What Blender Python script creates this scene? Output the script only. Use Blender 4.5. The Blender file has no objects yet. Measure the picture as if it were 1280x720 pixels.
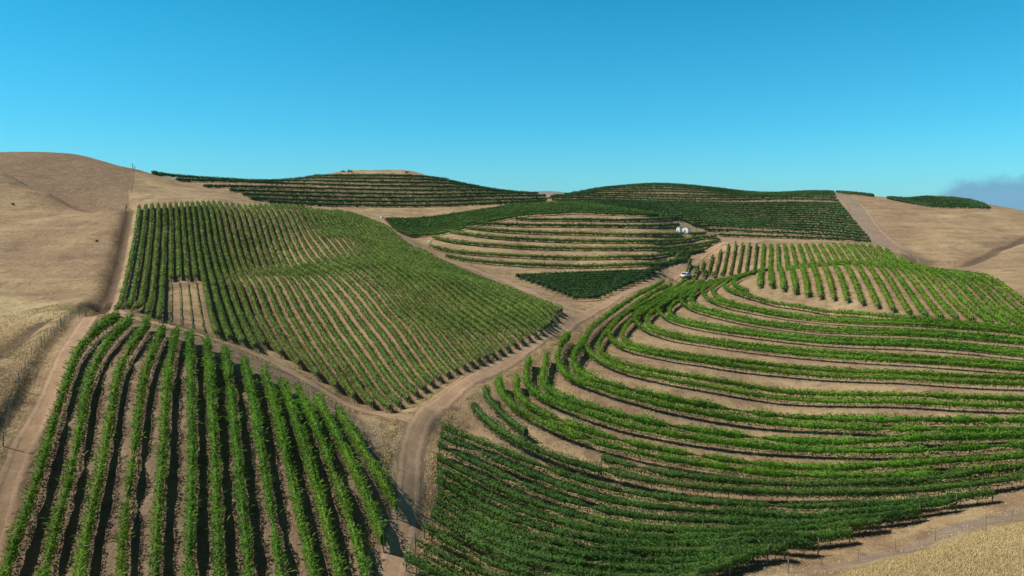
import bpy, math, random
import numpy as np
from mathutils import Vector, Matrix, kdtree
random.seed(7); rng = np.random.default_rng(11)
S = bpy.context.scene
C = S.collection
PI = math.pi

# ------------------------------------------------------------------ camera
F, HOR = 900.0, 272.0
PITCH = math.atan((360-HOR)/F)
FW = np.array([0, math.cos(PITCH), -math.sin(PITCH)])
UP = np.array([0, math.sin(PITCH), math.cos(PITCH)])
def ray(u, v):
    d = FW + np.array([1., 0, 0])*((u-640)/F) + UP*((360-v)/F)
    return d/d[1]                       # per metre of ground distance y
def wp(u, v, y): return ray(u, v)*y
cam = bpy.data.cameras.new('camera'); camo = bpy.data.objects.new('camera', cam); C.objects.link(camo)
cam.sensor_width = 36; cam.lens = 36*F/1280; cam.clip_start = 1; cam.clip_end = 60000
camo.rotation_euler = (PI/2-PITCH, 0, 0); S.camera = camo

# ------------------------------------------------------------------ terrain: survey points (view bearing + distance)
CP = []
def P(*a, h=0): CP.extend([(*q, h) for q in a])
# main dirt road up the valley
P((485,722,53),(515,620,64),(510,550,74),(530,515,81),(580,478,92),(640,445,105),(700,410,122),(780,370,168),(840,350,228),(857,343,248),(890,315,285),(905,302,305))
# foreground left block
P((0,722,51),(150,722,51.5),(310,722,52),(400,722,52.5),(60,550,66),(200,550,65),(350,600,61),(430,600,62),(95,440,83),(70,500,73),(180,440,81),(260,440,82),(147,387,107),(237,412,96),(310,449,85),(394,490,80),(430,508,80),(0,620,58))
# left strip: track, bank, pasture
P((0,560,63),(0,430,90),(40,430,89),(0,400,103),(60,398,103),(100,395,103),(0,345,133),(110,340,138),(0,300,165),(60,310,158),(130,300,163),(0,250,215),(60,262,205),(0,218,235),(60,243,225),(110,262,213),(150,262,200))
P((0,235,262),(70,258,250),(120,270,238),(0,206,300),(80,214,295),(0,193,335),(80,194,335),(130,203,325),(166,211,315),(160,240,255),(120,245,262))
# block on the domed slope: rows run straight in plan, x = c - .463 y
def cB(i): return float(np.interp(i, [0, 4, 9, 13, 18, 21, 27, 31, 36, 41, 46, 49], [-9.8, -3.2, 4.6, 11.3, 20.3, 25.2, 35.1, 41.6, 49.8, 58, 66.2, 71]))
for i, pts in {18:[(440,502),(400,436),(370,385),(345,341),(322,302),(305,255)],
               21:[(497,511),(425,410),(373,340),(357,331),(328,257)], 27:[(561,475),(509,403),(475,365),(440,334),(375,262)],
               31:[(600,457),(532,384),(473,328),(430,295),(395,262)], 36:[(645,437),(600,395),(555,358),(510,333),(440,290),(412,264)],
               41:[(683,415),(640,380),(590,352),(545,335),(505,315),(460,285),(435,266)],
               46:[(698,394),(670,376),(620,356),(575,338),(530,315),(485,285),(462,275)]}.items():
    for j, (u, v) in enumerate(pts): P((u, v, cB(i)/((u-640)/F+.463)), h=.85 if j else .2)
for i, pts in {0:[(386,109),(340,138),(300,164),(258,192)], 4:[(397,101),(340,138),(300,165),(256,199)], 9:[(415,95),(380,117),(345,140),(300,178),(254,212)], 13:[(437,93),(390,121),(345,149),(300,181),(253,220)]}.items():
    for v, y in pts: P((640+F*(cB(i)/y-.463), v, y), h=.8)
# right terraces
P((696,465,103),(745,494,96),(800,510,94),(728,438,115),(780,472,104),(658,492,95),(706,519,89),(780,542,87),(836,554,86),(625,498,90),(658,529,85),(726,559,81),(780,573,80),(890,594,79),(980,603,79),(1130,605,77),(1280,596,76))
P((758,425,124),(797,447,113),(880,461,109),(980,472,108),(790,404,137),(843,428,127),(821,390,150),(861,411,138),(849,378,162),(900,400,147),(877,371,170),(941,394,150),(902,362,178),(968,383,157),(1041,392,150),(980,540,92),(980,505,100),(980,429,125),(980,415,133))
P((1130,548,85),(1280,548,84),(1130,483,99),(1280,488,98),(1130,440,115),(1280,451,112),(1130,411,130),(1280,422,126),(1280,411,131))
P((954,342,212),(830,353,213),(858,352,226),(885,351,232))
# lower right block, track and dry mound
P((592,518,85),(638,557,79),(711,589,76),(900,625,73),(1060,631,72),(1259,617,73),(553,545,79),(606,568,76),(760,622,72),(545,600,69),(650,660,65),(548,640,65),(720,697,61),(981,700,61),(510,712,54.5),(640,714,58),(800,712,60))
P((1142,684,63),(1280,640,68),(1030,712,60),(1280,668,53),(1280,722,47),(1190,694,52.5),(1080,722,54),(1200,655,66))
# upper right block and swale behind it
P((958,360,166),(1022,374,158),(1077,381,150),(1117,392,143),(1192,401,137),(1246,409,132))
P((1000,331,192),(1060,326,199),(1118,329,199),(1165,335,190),(1210,343,178),(1250,365,160),(1280,388,146),(975,345,178), h=1.2)
P((866,334,258),(890,320,272),(911,306,281),(952,307,279),(1055,306,281),(1137,318,272), h=.6)
P((1000,324,238),(1060,323,240),(1110,326,238),(1000,337,214),(1060,334.5,217),(1118,337,214), h=.9)
# triangle block at centre, middle hill
P((645,348,200),(734,344,208),(826,341,216),(687,364,176),(720,377,159),(773,370,172))
P((557,323,215),(639,333,214),(730,336,220),(814,333,230),(857,327,247),(537,310,235),(671,312,242),(730,313,244),(829,313,258),(898,302,292),(541,298,253),(686,293,266),(782,296,270),(853,294,297),(599,282,268),(730,284,280),(814,285,290),(848,283,313),(671,277,286),(775,277,292),(846,274,330),(855,288,312))
P((482,276,285),(485,287,268),(512,297,254),(547,295,262),(607,279,280),(655,270,296),(730,267,303),(820,270,318))
P((532,274,300),(582,267,315),(640,258,325),(686,253.5,332),(730,253,335),(766,258,335),(817,268,330), h=1.4)
# far left hill
P((336,254,300),(440,258,330),(532,259,345),(605,256,365),(682,252,400),(288,240,322),(440,243,372),(613,243,425),(255,234,330),(440,233,400),(221,226,330),(302,228,365),(430,214.5,462),(470,213.8,466),(520,216.5,464),(400,265,300),(560,266,330),(245,250,235),(300,247,290),(200,240,270))
P((190,215,345),(230,220,350),(300,224,385),(380,222,425),(592,232,450),(640,239,450), h=1.5)
P((440,220,438),(521,221,445), h=.5)
# far right hill
P((738,237,475),(760,233,490),(810,228.5,510),(850,229.5,510),(900,234.5,500),(950,241,485),(1005,238,485),(1035,238,482),(1065,240,470),(1092,246,450), h=1.5)
P((684,245,445),(800,250,440),(900,250,440),(1000,252,437),(865,282,345),(899,295,325),(970,298,322),(1042,300,318),(1089,304,312),(970,287,342),(1070,275,370),(900,270,385),(800,243,465),(1020,244,465),(720,248,430))
# right pasture
P((1043,243,470),(1107,249,440),(1128,249,455),(1156,247,460),(1205,250,440),(1239,262,400),(1170,261,405),(1212,261,402),(1280,271,385),(1100,262,395),(1100,290,340),(1150,300,318),(1150,330,270),(1200,320,280),(1200,275,370),(1280,300,300),(1280,330,235),(1240,345,205),(1225,290,335))
W = [wp(*p[:3])-np.array([0, 0, p[3]]) for p in CP]
# surroundings outside the frame
for u, v, y in [(-220,200,330),(-220,245,240),(-220,340,130),(-220,430,80),(-220,600,50),(-450,220,300),(-450,400,90),(1490,285,370),(1490,330,240),(1490,400,130),(1490,470,100),(1490,560,80),(1490,650,60),(1700,300,330),(1700,500,100)]:
    W.append(wp(u, v, y))
for x, y, z in [(-60,30,-33),(-20,30,-32),(20,30,-33),(60,25,-27),(0,0,-36),(-80,0,-32),(80,0,-26),(0,-90,-38),(-150,-60,-30),(150,-60,-28),
                (-330,520,5),(-200,540,-10),(-90,560,-4),(40,590,-5),(120,620,-2),(250,600,0),(350,520,-5),(470,480,-12),
                (-500,760,-40),(-200,760,-45),(100,780,-45),(400,760,-45),(700,760,-50),(-600,400,10),(700,400,-20)]:
    W.append(np.array([x, y, z], float))
W = np.array(W)
D0 = 130.0
def warp(x, y):
    q = y+D0
    return np.stack([1.25*x/q, np.log(q)], -1)
def kern(a, b):
    r2 = ((a[:, None, :]-b[None, :, :])**2).sum(-1)
    return .5*r2*np.log(r2+1e-12)
A = warp(W[:, 0], W[:, 1]); hv = W[:, 2]/(W[:, 1]+D0)
n = len(A); K = kern(A, A)+np.eye(n)*2e-5
Pm = np.concatenate([np.ones((n, 1)), A], 1)
M = np.zeros((n+3, n+3)); M[:n, :n] = K; M[:n, n:] = Pm; M[n:, :n] = Pm.T
sol = np.linalg.solve(M, np.concatenate([hv, np.zeros(3)]))
def H0(x, y):
    x = np.asarray(x, float).ravel(); y = np.asarray(y, float).ravel()
    out = np.empty(len(x))
    for i in range(0, len(x), 20000):
        a = warp(x[i:i+20000], np.clip(y[i:i+20000], -100, 900))
        out[i:i+20000] = (kern(a, A)@sol[:n]+sol[n]+a@sol[n+1:])*(np.clip(y[i:i+20000], -100, 900)+D0)
    t = np.clip((y-620)/300, 0, 1); t = t*t*(3-2*t)
    return out*(1-t)+(-60)*t
def vnoise(x, y, sc, seed):
    x = x/sc; y = y/sc; xi = np.floor(x).astype(np.int64); yi = np.floor(y).astype(np.int64); fx = x-xi; fy = y-yi
    fx = fx*fx*(3-2*fx); fy = fy*fy*(3-2*fy)
    def h(a, b):
        v = (a*374761393+b*668265263+seed*1442695041) & 0xffffffff
        v = ((v ^ (v >> 13))*1274126177) & 0xffffffff
        return ((v ^ (v >> 16)) & 0xffff)/65535.0
    return (h(xi, yi)*(1-fx)+h(xi+1, yi)*fx)*(1-fy)+(h(xi, yi+1)*(1-fx)+h(xi+1, yi+1)*fx)*fy
def cast(pts, y0=40, y1=560, hf=None):
    hf = hf or H0
    pts = np.array(pts, float); N = len(pts)
    dx = (pts[:, 0]-640)/F; k = (360-pts[:, 1])/F
    dy = FW[1]+UP[1]*k; dz = FW[2]+UP[2]*k
    sx = dx/dy; sz = dz/dy
    ys = np.exp(np.linspace(math.log(y0), math.log(y1), 260))
    g = sz[:, None]*ys[None]-hf((sx[:, None]*ys[None]), np.broadcast_to(ys, (N, len(ys)))).reshape(N, -1)
    out = np.empty((N, 2))
    for i in range(N):
        c = np.where((g[i, :-1] > 0) & (g[i, 1:] <= 0))[0]
        if len(c): j = c[0]; t = g[i, j]/(g[i, j]-g[i, j+1]); y = ys[j]+(ys[j+1]-ys[j])*t
        else: y = ys[np.argmin(np.abs(g[i]))]
        out[i] = (sx[i]*y, y)
    return out
def crom(pts, k=6):
    p = np.array(pts, float)
    if len(p) == 2: return p[0]+(p[1]-p[0])*np.linspace(0, 1, k*2)[:, None]
    q = np.vstack([2*p[0]-p[1], p, 2*p[-1]-p[-2]]); o = []
    for i in range(1, len(q)-2):
        for t in np.arange(k)/k:
            o.append(.5*((2*q[i])+(-q[i-1]+q[i+1])*t+(2*q[i-1]-5*q[i]+4*q[i+1]-q[i+2])*t*t+(-q[i-1]+3*q[i]-3*q[i+1]+q[i+2])*t**3))
    o.append(p[-1]); return np.array(o)
def resample(p, step=None, n=None):
    d = np.concatenate([[0], np.cumsum(np.hypot(*np.diff(p, axis=0).T[:2]))])
    m = n or max(2, int(d[-1]/step)+1)
    t = np.linspace(0, d[-1], m)
    return np.stack([np.interp(t, d, p[:, i]) for i in range(p.shape[1])], 1)
def smooth(p, it=3):
    p = p.copy()
    for _ in range(it): p[1:-1] = .25*p[:-2]+.5*p[1:-1]+.25*p[2:]
    return p
def trace(pts, y0=40, y1=560, it=8, hf=None):
    w = cast(crom(pts), y0, y1, hf); return smooth(resample(w, n=60), it)
def offset(p, d):
    t = np.gradient(p, axis=0); t /= np.maximum(np.hypot(t[:, 0], t[:, 1]), 1e-6)[:, None]
    return p+np.stack([-t[:, 1], t[:, 0]], 1)*d

# local relief: cut bank beside the left track, gullies
TRACK = resample(trace([(-30,760),(0,640),(30,560),(60,500),(85,440),(108,404),(128,386)], 40, 130), 1.0)
GULLY = [resample(trace(p, *r), 1.5) for p, r in [
    ([(1290,293),(1250,308),(1222,324),(1195,333),(1160,334)], (200, 340)),
    ([(-10,452),(12,436),(24,424),(38,412),(54,404)], (70, 120)),
    ([(124,392),(137,362),(149,320),(156,288),(163,258)], (95, 230))]]
def pdist(x, y, pl):
    """distance and side (+ = left of travel) to a polyline"""
    x = np.ravel(x); y = np.ravel(y); best = np.full(len(x), 1e9); side = np.zeros(len(x))
    m = (x > pl[:, 0].min()-16) & (x < pl[:, 0].max()+16) & (y > pl[:, 1].min()-16) & (y < pl[:, 1].max()+16)
    if not m.any(): return best, side
    xs, ys = x[m], y[m]; b = np.full(len(xs), 1e9); s = np.zeros(len(xs))
    for a, c in zip(pl[:-1], pl[1:]):
        v = c-a; L = max((v*v).sum(), 1e-9); t = np.clip(((xs-a[0])*v[0]+(ys-a[1])*v[1])/L, 0, 1)
        dx = xs-a[0]-t*v[0]; dy = ys-a[1]-t*v[1]; d = np.hypot(dx, dy); k = d < b
        b[k] = d[k]; s[k] = (v[0]*dy-v[1]*dx)[k]
    best[m] = b; side[m] = np.sign(s); return best, side
def sst(a, b, x):
    t = np.clip((x-a)/(b-a), 0, 1); return t*t*(3-2*t)
def Hf(x, y):
    x = np.asarray(x, float).ravel(); y = np.asarray(y, float).ravel()
    z = H0(x, y)
    d, s = pdist(x, y, TRACK)
    z = z+np.where(s > 0, 0.95*sst(1.8, 3.4, d)*(1-sst(4.5, 11, d)), 0)
    for g, dep, w in zip(GULLY, (2.6, 1.1, 1.3), (5.0, 2.0, 1.5)):
        d, s = pdist(x, y, g); z = z-dep*np.exp(-(d/w)**2)
    return z
def ground(p): return np.column_stack([p[:, 0], p[:, 1], Hf(p[:, 0], p[:, 1])])

# ------------------------------------------------------------------ materials
def newmat(name):
    m = bpy.data.materials.new(name); m.use_nodes = True; nt = m.node_tree
    b = nt.nodes['Principled BSDF']; return m, nt, b
def nd(nt, t, **k):
    n_ = nt.nodes.new(t)
    for a, v in k.items():
        if a in n_.inputs.keys(): n_.inputs[a].default_value = v
        else: setattr(n_, a, v)
    return n_
def noise(nt, vec, sc, det=4, rough=.55):
    n_ = nd(nt, 'ShaderNodeTexNoise'); n_.inputs['Scale'].default_value = sc; n_.inputs['Detail'].default_value = det; n_.inputs['Roughness'].default_value = rough
    nt.links.new(vec, n_.inputs['Vector']); return n_.outputs['Fac']
def ramp(nt, fac, a, b):
    r = nd(nt, 'ShaderNodeMapRange'); r.interpolation_type = 'SMOOTHSTEP'
    nt.links.new(fac, r.inputs[0]); r.inputs[1].default_value = a; r.inputs[2].default_value = b; return r.outputs[0]
def mix(nt, fac, a, b):
    m = nd(nt, 'ShaderNodeMix'); m.data_type = 'RGBA'
    for s_, v in ((0, fac), (6, a), (7, b)):
        if isinstance(v, (int, float)): m.inputs[s_].default_value = v
        elif isinstance(v, tuple): m.inputs[s_].default_value = (*v, 1)
        else: nt.links.new(v, m.inputs[s_])
    return m.outputs[2]
def mth(nt, op, a, b=None):
    m = nd(nt, 'ShaderNodeMath', operation=op)
    for i, v in enumerate((a, b)):
        if v is None: continue
        if isinstance(v, (int, float)): m.inputs[i].default_value = v
        else: nt.links.new(v, m.inputs[i])
    return m.outputs[0]
def simple(name, col, rough=.7, metal=0, var=.12, sc=3):
    m, nt, b = newmat(name); g = nd(nt, 'ShaderNodeNewGeometry')
    f = noise(nt, g.outputs['Position'], sc, 3)
    dk = tuple(c*(1-var*2) for c in col); lt = tuple(min(1, c*(1+var)) for c in col)
    nt.links.new(mix(nt, ramp(nt, f, .3, .7), dk, lt), b.inputs['Base Color'])
    b.inputs['Roughness'].default_value = rough; b.inputs['Metallic'].default_value = metal; return m
def foliage_mat(name, ca, cb, cc, trans=.3):
    m, nt, b = newmat(name); g = nd(nt, 'ShaderNodeNewGeometry'); pos = g.outputs['Position']
    c1 = mix(nt, ramp(nt, noise(nt, pos, .35, 3), .38, .62), ca, cb)
    c2 = mix(nt, mth(nt, 'MULTIPLY', ramp(nt, g.outputs['Random Per Island'], .55, 1.0), .7), c1, cc)
    c3 = mix(nt, mth(nt, 'MULTIPLY', ramp(nt, noise(nt, pos, .05, 3), .45, .7), .35), c2, cc)
    oi = nd(nt, 'ShaderNodeObjectInfo'); hsv = nd(nt, 'ShaderNodeHueSaturation'); nt.links.new(c3, hsv.inputs['Color'])
    rm = nd(nt, 'ShaderNodeMapRange'); nt.links.new(oi.outputs['Random'], rm.inputs[0]); rm.inputs[3].default_value = .485; rm.inputs[4].default_value = .51; nt.links.new(rm.outputs[0], hsv.inputs['Hue'])
    rv = nd(nt, 'ShaderNodeMapRange'); nt.links.new(noise(nt, pos, .11, 3), rv.inputs[0]); rv.inputs[1].default_value = .3; rv.inputs[2].default_value = .7; rv.inputs[3].default_value = .8; rv.inputs[4].default_value = 1.2; nt.links.new(rv.outputs[0], hsv.inputs['Value'])
    c3 = hsv.outputs[0]
    nt.links.new(c3, b.inputs['Base Color']); b.inputs['Roughness'].default_value = .6
    b.inputs['Specular IOR Level'].default_value = .25
    tr = nd(nt, 'ShaderNodeBsdfTranslucent'); nt.links.new(c3, tr.inputs['Color'])
    mx = nd(nt, 'ShaderNodeMixShader'); mx.inputs[0].default_value = trans
    nt.links.new(b.outputs[0], mx.inputs[1]); nt.links.new(tr.outputs[0], mx.inputs[2])
    nt.links.new(mx.outputs[0], nt.nodes['Material Output'].inputs['Surface']); return m
FOL = {
 'bright': foliage_mat('bright_vine_leaf', (.08,.2,.014), (.12,.26,.018), (.2,.31,.03), .36),
 'lime': foliage_mat('lime_vine_leaf', (.12,.235,.02), (.16,.29,.024), (.24,.35,.04), .38),
 'olive': foliage_mat('olive_vine_leaf', (.108,.182,.03), (.145,.225,.036), (.19,.26,.05), .34),
 'deep': foliage_mat('deep_green_vine_leaf', (.048,.115,.02), (.07,.155,.022), (.105,.185,.032), .33),
 'dark': foliage_mat('dark_vine_leaf', (.034,.092,.022), (.05,.12,.026), (.07,.145,.032), .34)}
M_TRUNK = simple('vine_bark', (.13,.09,.06)); M_POST = simple('weathered_post', (.2,.17,.14)); M_WIRE = simple('fence_wire', (.25,.24,.23), .5, .8)
M_STEEL = simple('trellis_stake_steel', (.16,.13,.11), .6, .3)
M_WHITE = simple('white_paint', (.82,.82,.8), .5, 0, .04); M_ROOF = simple('grey_roof_sheet', (.17,.17,.18), .6, 0); M_DARK = simple('dark_opening', (.03,.03,.03))
M_CARW = simple('white_car_paint', (.8,.8,.82), .25, 0, .02); M_GLASS = simple('dark_window_glass', (.02,.022,.025), .1, 0, .02); M_TYRE = simple('tyre_rubber', (.025,.025,.025)); M_RIM = simple('wheel_rim', (.4,.4,.4), .3, .8)
M_ORANGE = simple('orange_machine_paint', (.65,.3,.1), .5); M_GREEN = simple('green_tractor_paint', (.05,.16,.06), .5); M_BLUE = simple('faded_blue_paint', (.12,.2,.28), .5)
M_HOSE = simple('drip_hose_plastic', (.04,.035,.03), .6)

# ------------------------------------------------------------------ mesh helpers
def mesh_np(name, V, Fq, mat, smooth_=False, tri=None):
    me = bpy.data.meshes.new(name); V = np.asarray(V, np.float32); Fq = np.asarray(Fq, np.int32)
    k = Fq.shape[1]
    me.vertices.add(len(V)); me.vertices.foreach_set('co', V.ravel())
    me.loops.add(Fq.size); me.loops.foreach_set('vertex_index', Fq.ravel())
    me.polygons.add(len(Fq)); me.polygons.foreach_set('loop_start', np.arange(0, Fq.size, k, dtype=np.int32))
    me.update(calc_edges=True)
    if smooth_: me.polygons.foreach_set('use_smooth', np.ones(len(Fq), bool))
    me.materials.append(mat); return me
def link(name, me, parent=None):
    o = bpy.data.objects.new(name, me); C.objects.link(o)
    if parent: o.parent = parent
    return o
def empty(name, loc, rz=0):
    o = bpy.data.objects.new(name, None); C.objects.link(o); o.location = loc; o.rotation_euler = (0, 0, rz); o.empty_display_size = .5; return o
def tag(o, label=None, cat=None, group=None, kind=None):
    if label: o['label'] = label
    if cat: o['category'] = cat
    if group: o['group'] = group
    if kind: o['kind'] = kind
    return o
class MB:
    def __init__(s): s.v = []; s.f = []
    def box(s, x0, x1, y0, y1, z0, z1, taper=0, ty=None):
        b = len(s.v); ty = taper if ty is None else ty
        s.v += [(x0,y0,z0),(x1,y0,z0),(x1,y1,z0),(x0,y1,z0),(x0+taper,y0+ty,z1),(x1-taper,y0+ty,z1),(x1-taper,y1-ty,z1),(x0+taper,y1-ty,z1)]
        s.f += [tuple(b+i for i in q) for q in ((3,2,1,0),(4,5,6,7),(0,1,5,4),(1,2,6,5),(2,3,7,6),(3,0,4,7))]; return s
    def tube(s, a, b_, r0, r1=None, n_=7):
        r1 = r0 if r1 is None else r1; a = Vector(a); b_ = Vector(b_); d = (b_-a).normalized(); q = d.to_track_quat('Z', 'Y'); b0 = len(s.v)
        for c, r in ((a, r0), (b_, r1)):
            for i in range(n_): s.v.append(tuple(c+q@Vector((r*math.cos(2*PI*i/n_), r*math.sin(2*PI*i/n_), 0))))
        for i in range(n_): j = (i+1) % n_; s.f.append((b0+i, b0+j, b0+n_+j, b0+n_+i))
        s.f.append(tuple(b0+i for i in reversed(range(n_)))); s.f.append(tuple(b0+n_+i for i in range(n_))); return s
    def prism(s, prof, y0, y1):
        b0 = len(s.v); m = len(prof)
        s.v += [(p[0], y0, p[1]) for p in prof]+[(p[0], y1, p[1]) for p in prof]
        for i in range(m): j = (i+1) % m; s.f.append((b0+i, b0+m+i, b0+m+j, b0+j))
        s.f.append(tuple(b0+i for i in range(m))); s.f.append(tuple(b0+m+i for i in reversed(range(m)))); return s
    def mesh(s, name, mat, bevel=0):
        me = bpy.data.meshes.new(name); me.from_pydata(s.v, [], s.f); me.materials.append(mat); me.update()
        if bevel:
            import bmesh
            bm = bmesh.new(); bm.from_mesh(me); bmesh.ops.bevel(bm, geom=bm.edges[:], offset=bevel, segments=2, affect='EDGES', clamp_overlap=True); bm.to_mesh(me); bm.free()
        return me
    def build(s, name, mat, parent=None, bevel=0): return link(name, s.mesh(name, mat, bevel), parent)

# ------------------------------------------------------------------ vine rows
ONES = 'zeroth first second third fourth fifth sixth seventh eighth ninth tenth eleventh twelfth thirteenth fourteenth fifteenth sixteenth seventeenth eighteenth nineteenth'.split()
TENS = {2: ('twentieth', 'twenty'), 3: ('thirtieth', 'thirty'), 4: ('fortieth', 'forty'), 5: ('fiftieth', 'fifty')}
def ordn(i):
    if i < 20: return ONES[i]
    a, b = divmod(i, 10); return TENS[a][0] if b == 0 else TENS[a][1]+'-'+ONES[b]
ROWPTS = []
_tv = MB().tube((0,0,-.15), (.03,.02,.45), .05, .04, 6).tube((.03,.02,.42), (-.02,0,1.0), .042, .03, 6)
ME_TRUNK = _tv.mesh('trunk', M_TRUNK)
ME_END = MB().tube((0,0,-.3), (0,0,1.75), .06, .055, 8).mesh('end_post', M_POST)
ME_STAKE = MB().box(-.03,.03,-.02,.02,-.2,2.0).mesh('stake', M_STEEL)
def foliage(p3, wid, lo, hi, dens, seed, shoots=0.0, core=True):
    r = np.random.default_rng(seed)
    seg = np.hypot(*np.diff(p3[:, :2], axis=0).T); d = np.concatenate([[0], np.cumsum(seg)]); L = d[-1]
    dist = np.hypot(p3[:, 0], p3[:, 1])
    size_at = np.clip(dist*.0018, .13, .62)
    tang = np.gradient(p3, axis=0); tang /= np.linalg.norm(tang, axis=1)[:, None]
    # points along row, density varying with distance
    lam = dens*(wid+hi-lo)*1.35/size_at**2
    cum = np.concatenate([[0], np.cumsum(seg*.5*(lam[1:]+lam[:-1]))]); N = int(cum[-1])
    t = np.interp(r.random(N)*cum[-1], cum, d)
    # vigour of single vines
    vk = r.random(int(L/1.5)+4); vk[r.random(len(vk)) < .035] = -1.1; v2 = r.random(int(L/.5)+4); v3 = r.random(int(L/7)+4)
    am = float(np.clip((120/dist.mean())**1.6, .25, 1.3))
    def vig(tt): return 1.0+am*(.42*(np.interp(tt/1.5, np.arange(len(vk)), vk)-.5)+.42*(np.interp(tt/.5, np.arange(len(v2)), v2)-.5))+.16*(np.interp(tt/7, np.arange(len(v3)), v3)-.5)
    c = np.stack([np.interp(t, d, p3[:, i]) for i in range(3)], 1); tg = np.stack([np.interp(t, d, tang[:, i]) for i in range(3)], 1)
    s = np.interp(t, d, size_at)*r.uniform(.55, 1.25, N)
    nx = np.stack([-tg[:, 1], tg[:, 0]], 1); nx /= np.hypot(nx[:, 0], nx[:, 1])[:, None]
    ph = r.random(N)*2*PI; rr = np.sqrt(r.uniform(.45, 1.15, N)); g = vig(t)
    # cross section: rounder on top, ragged skirt
    ca, sa = np.cos(ph), np.sin(ph); lat = rr*wid/2*np.sign(ca)*np.abs(ca)**.8*g
    ver = (lo+hi)/2+rr*(hi-lo)/2*np.sign(sa)*np.abs(sa)**.8*np.where(sa > 0, g, 1)
    ce = c.copy(); ce[:, 0] += nx[:, 0]*lat; ce[:, 1] += nx[:, 1]*lat; ce[:, 2] += ver
    out = np.stack([nx[:, 0]*ca, nx[:, 1]*ca, sa], 1)*.7+r.normal(0, .55, (N, 3)); out[:, 2] += .25
    out /= np.linalg.norm(out, axis=1)[:, None]
    a = np.cross(out, r.normal(0, 1, (N, 3))); a /= np.linalg.norm(a, axis=1)[:, None]; b = np.cross(out, a)
    la = s[:, None]*.62; lb = s[:, None]*.5
    V = np.stack([ce-a*la, ce-b*lb+a*la*.25, ce+a*la*.95, ce+b*lb+a*la*.2], 1).reshape(-1, 3)
    if shoots > 0:
        Ns = int(L*shoots); ts = r.random(Ns)*L; cs = np.stack([np.interp(ts, d, p3[:, i]) for i in range(3)], 1)
        tgs = np.stack([np.interp(ts, d, tang[:, i]) for i in range(3)], 1); nn = np.stack([-tgs[:, 1], tgs[:, 0]], 1)
        la_ = r.normal(0, wid*.3, Ns); base = cs.copy(); base[:, :2] += nn*la_[:, None]; base[:, 2] += (lo+(hi-lo)*np.sqrt(r.uniform(.25, 1, Ns)))*.95*vig(ts)
        dr = np.column_stack([nn*(np.sign(la_)*r.uniform(.2, 1.2, Ns))[:, None]+tgs[:, :2]*r.normal(0, .4, Ns)[:, None], r.uniform(.0, 1.0, Ns)])
        dr /= np.linalg.norm(dr, axis=1)[:, None]; ln = r.uniform(.3, .7, Ns)[:, None]; sd = np.cross(dr, r.normal(0, 1, (Ns, 3))); sd /= np.linalg.norm(sd, axis=1)[:, None]
        w_ = .05
        V = np.concatenate([V, np.stack([base, base+dr*ln*.5-sd*w_, base+dr*ln-np.array([0, 0, .08]), base+dr*ln*.5+sd*w_], 1).reshape(-1, 3)])
    Q = np.arange(len(V)).reshape(-1, 4)
    if core:
        q = resample(p3, .9); m = len(q); tq = np.gradient(q, axis=0); tq /= np.linalg.norm(tq, axis=1)[:, None]; nq = np.stack([-tq[:, 1], tq[:, 0]], 1)
        dd = np.linspace(0, L, m); gq = vig(dd)*r.uniform(.85, 1.05, m)
        ring = []
        for k in range(6):
            an = 2*PI*k/6+.5; cl, sl = math.cos(an), math.sin(an)
            jj = r.uniform(.75, 1.0, m)
            x_ = q[:, 0]+nq[:, 0]*cl*wid*.36*gq*jj; y_ = q[:, 1]+nq[:, 1]*cl*wid*.36*gq*jj; z_ = q[:, 2]+(lo+hi)/2+sl*(hi-lo)*.36*gq*jj
            ring.append(np.stack([x_, y_, z_], 1))
        R = np.stack(ring, 1).reshape(-1, 3); b0 = len(V); i0 = np.arange(m-1)[:, None]*6; k0 = np.arange(6)[None]; k1 = (k0+1) % 6
        Qc = np.stack([i0+k0, i0+k1, i0+6+k1, i0+6+k0], -1).reshape(-1, 4)+b0
        V = np.concatenate([V, R]); Q = np.concatenate([Q, Qc])
    return V, Q
NROW = [0]
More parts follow.
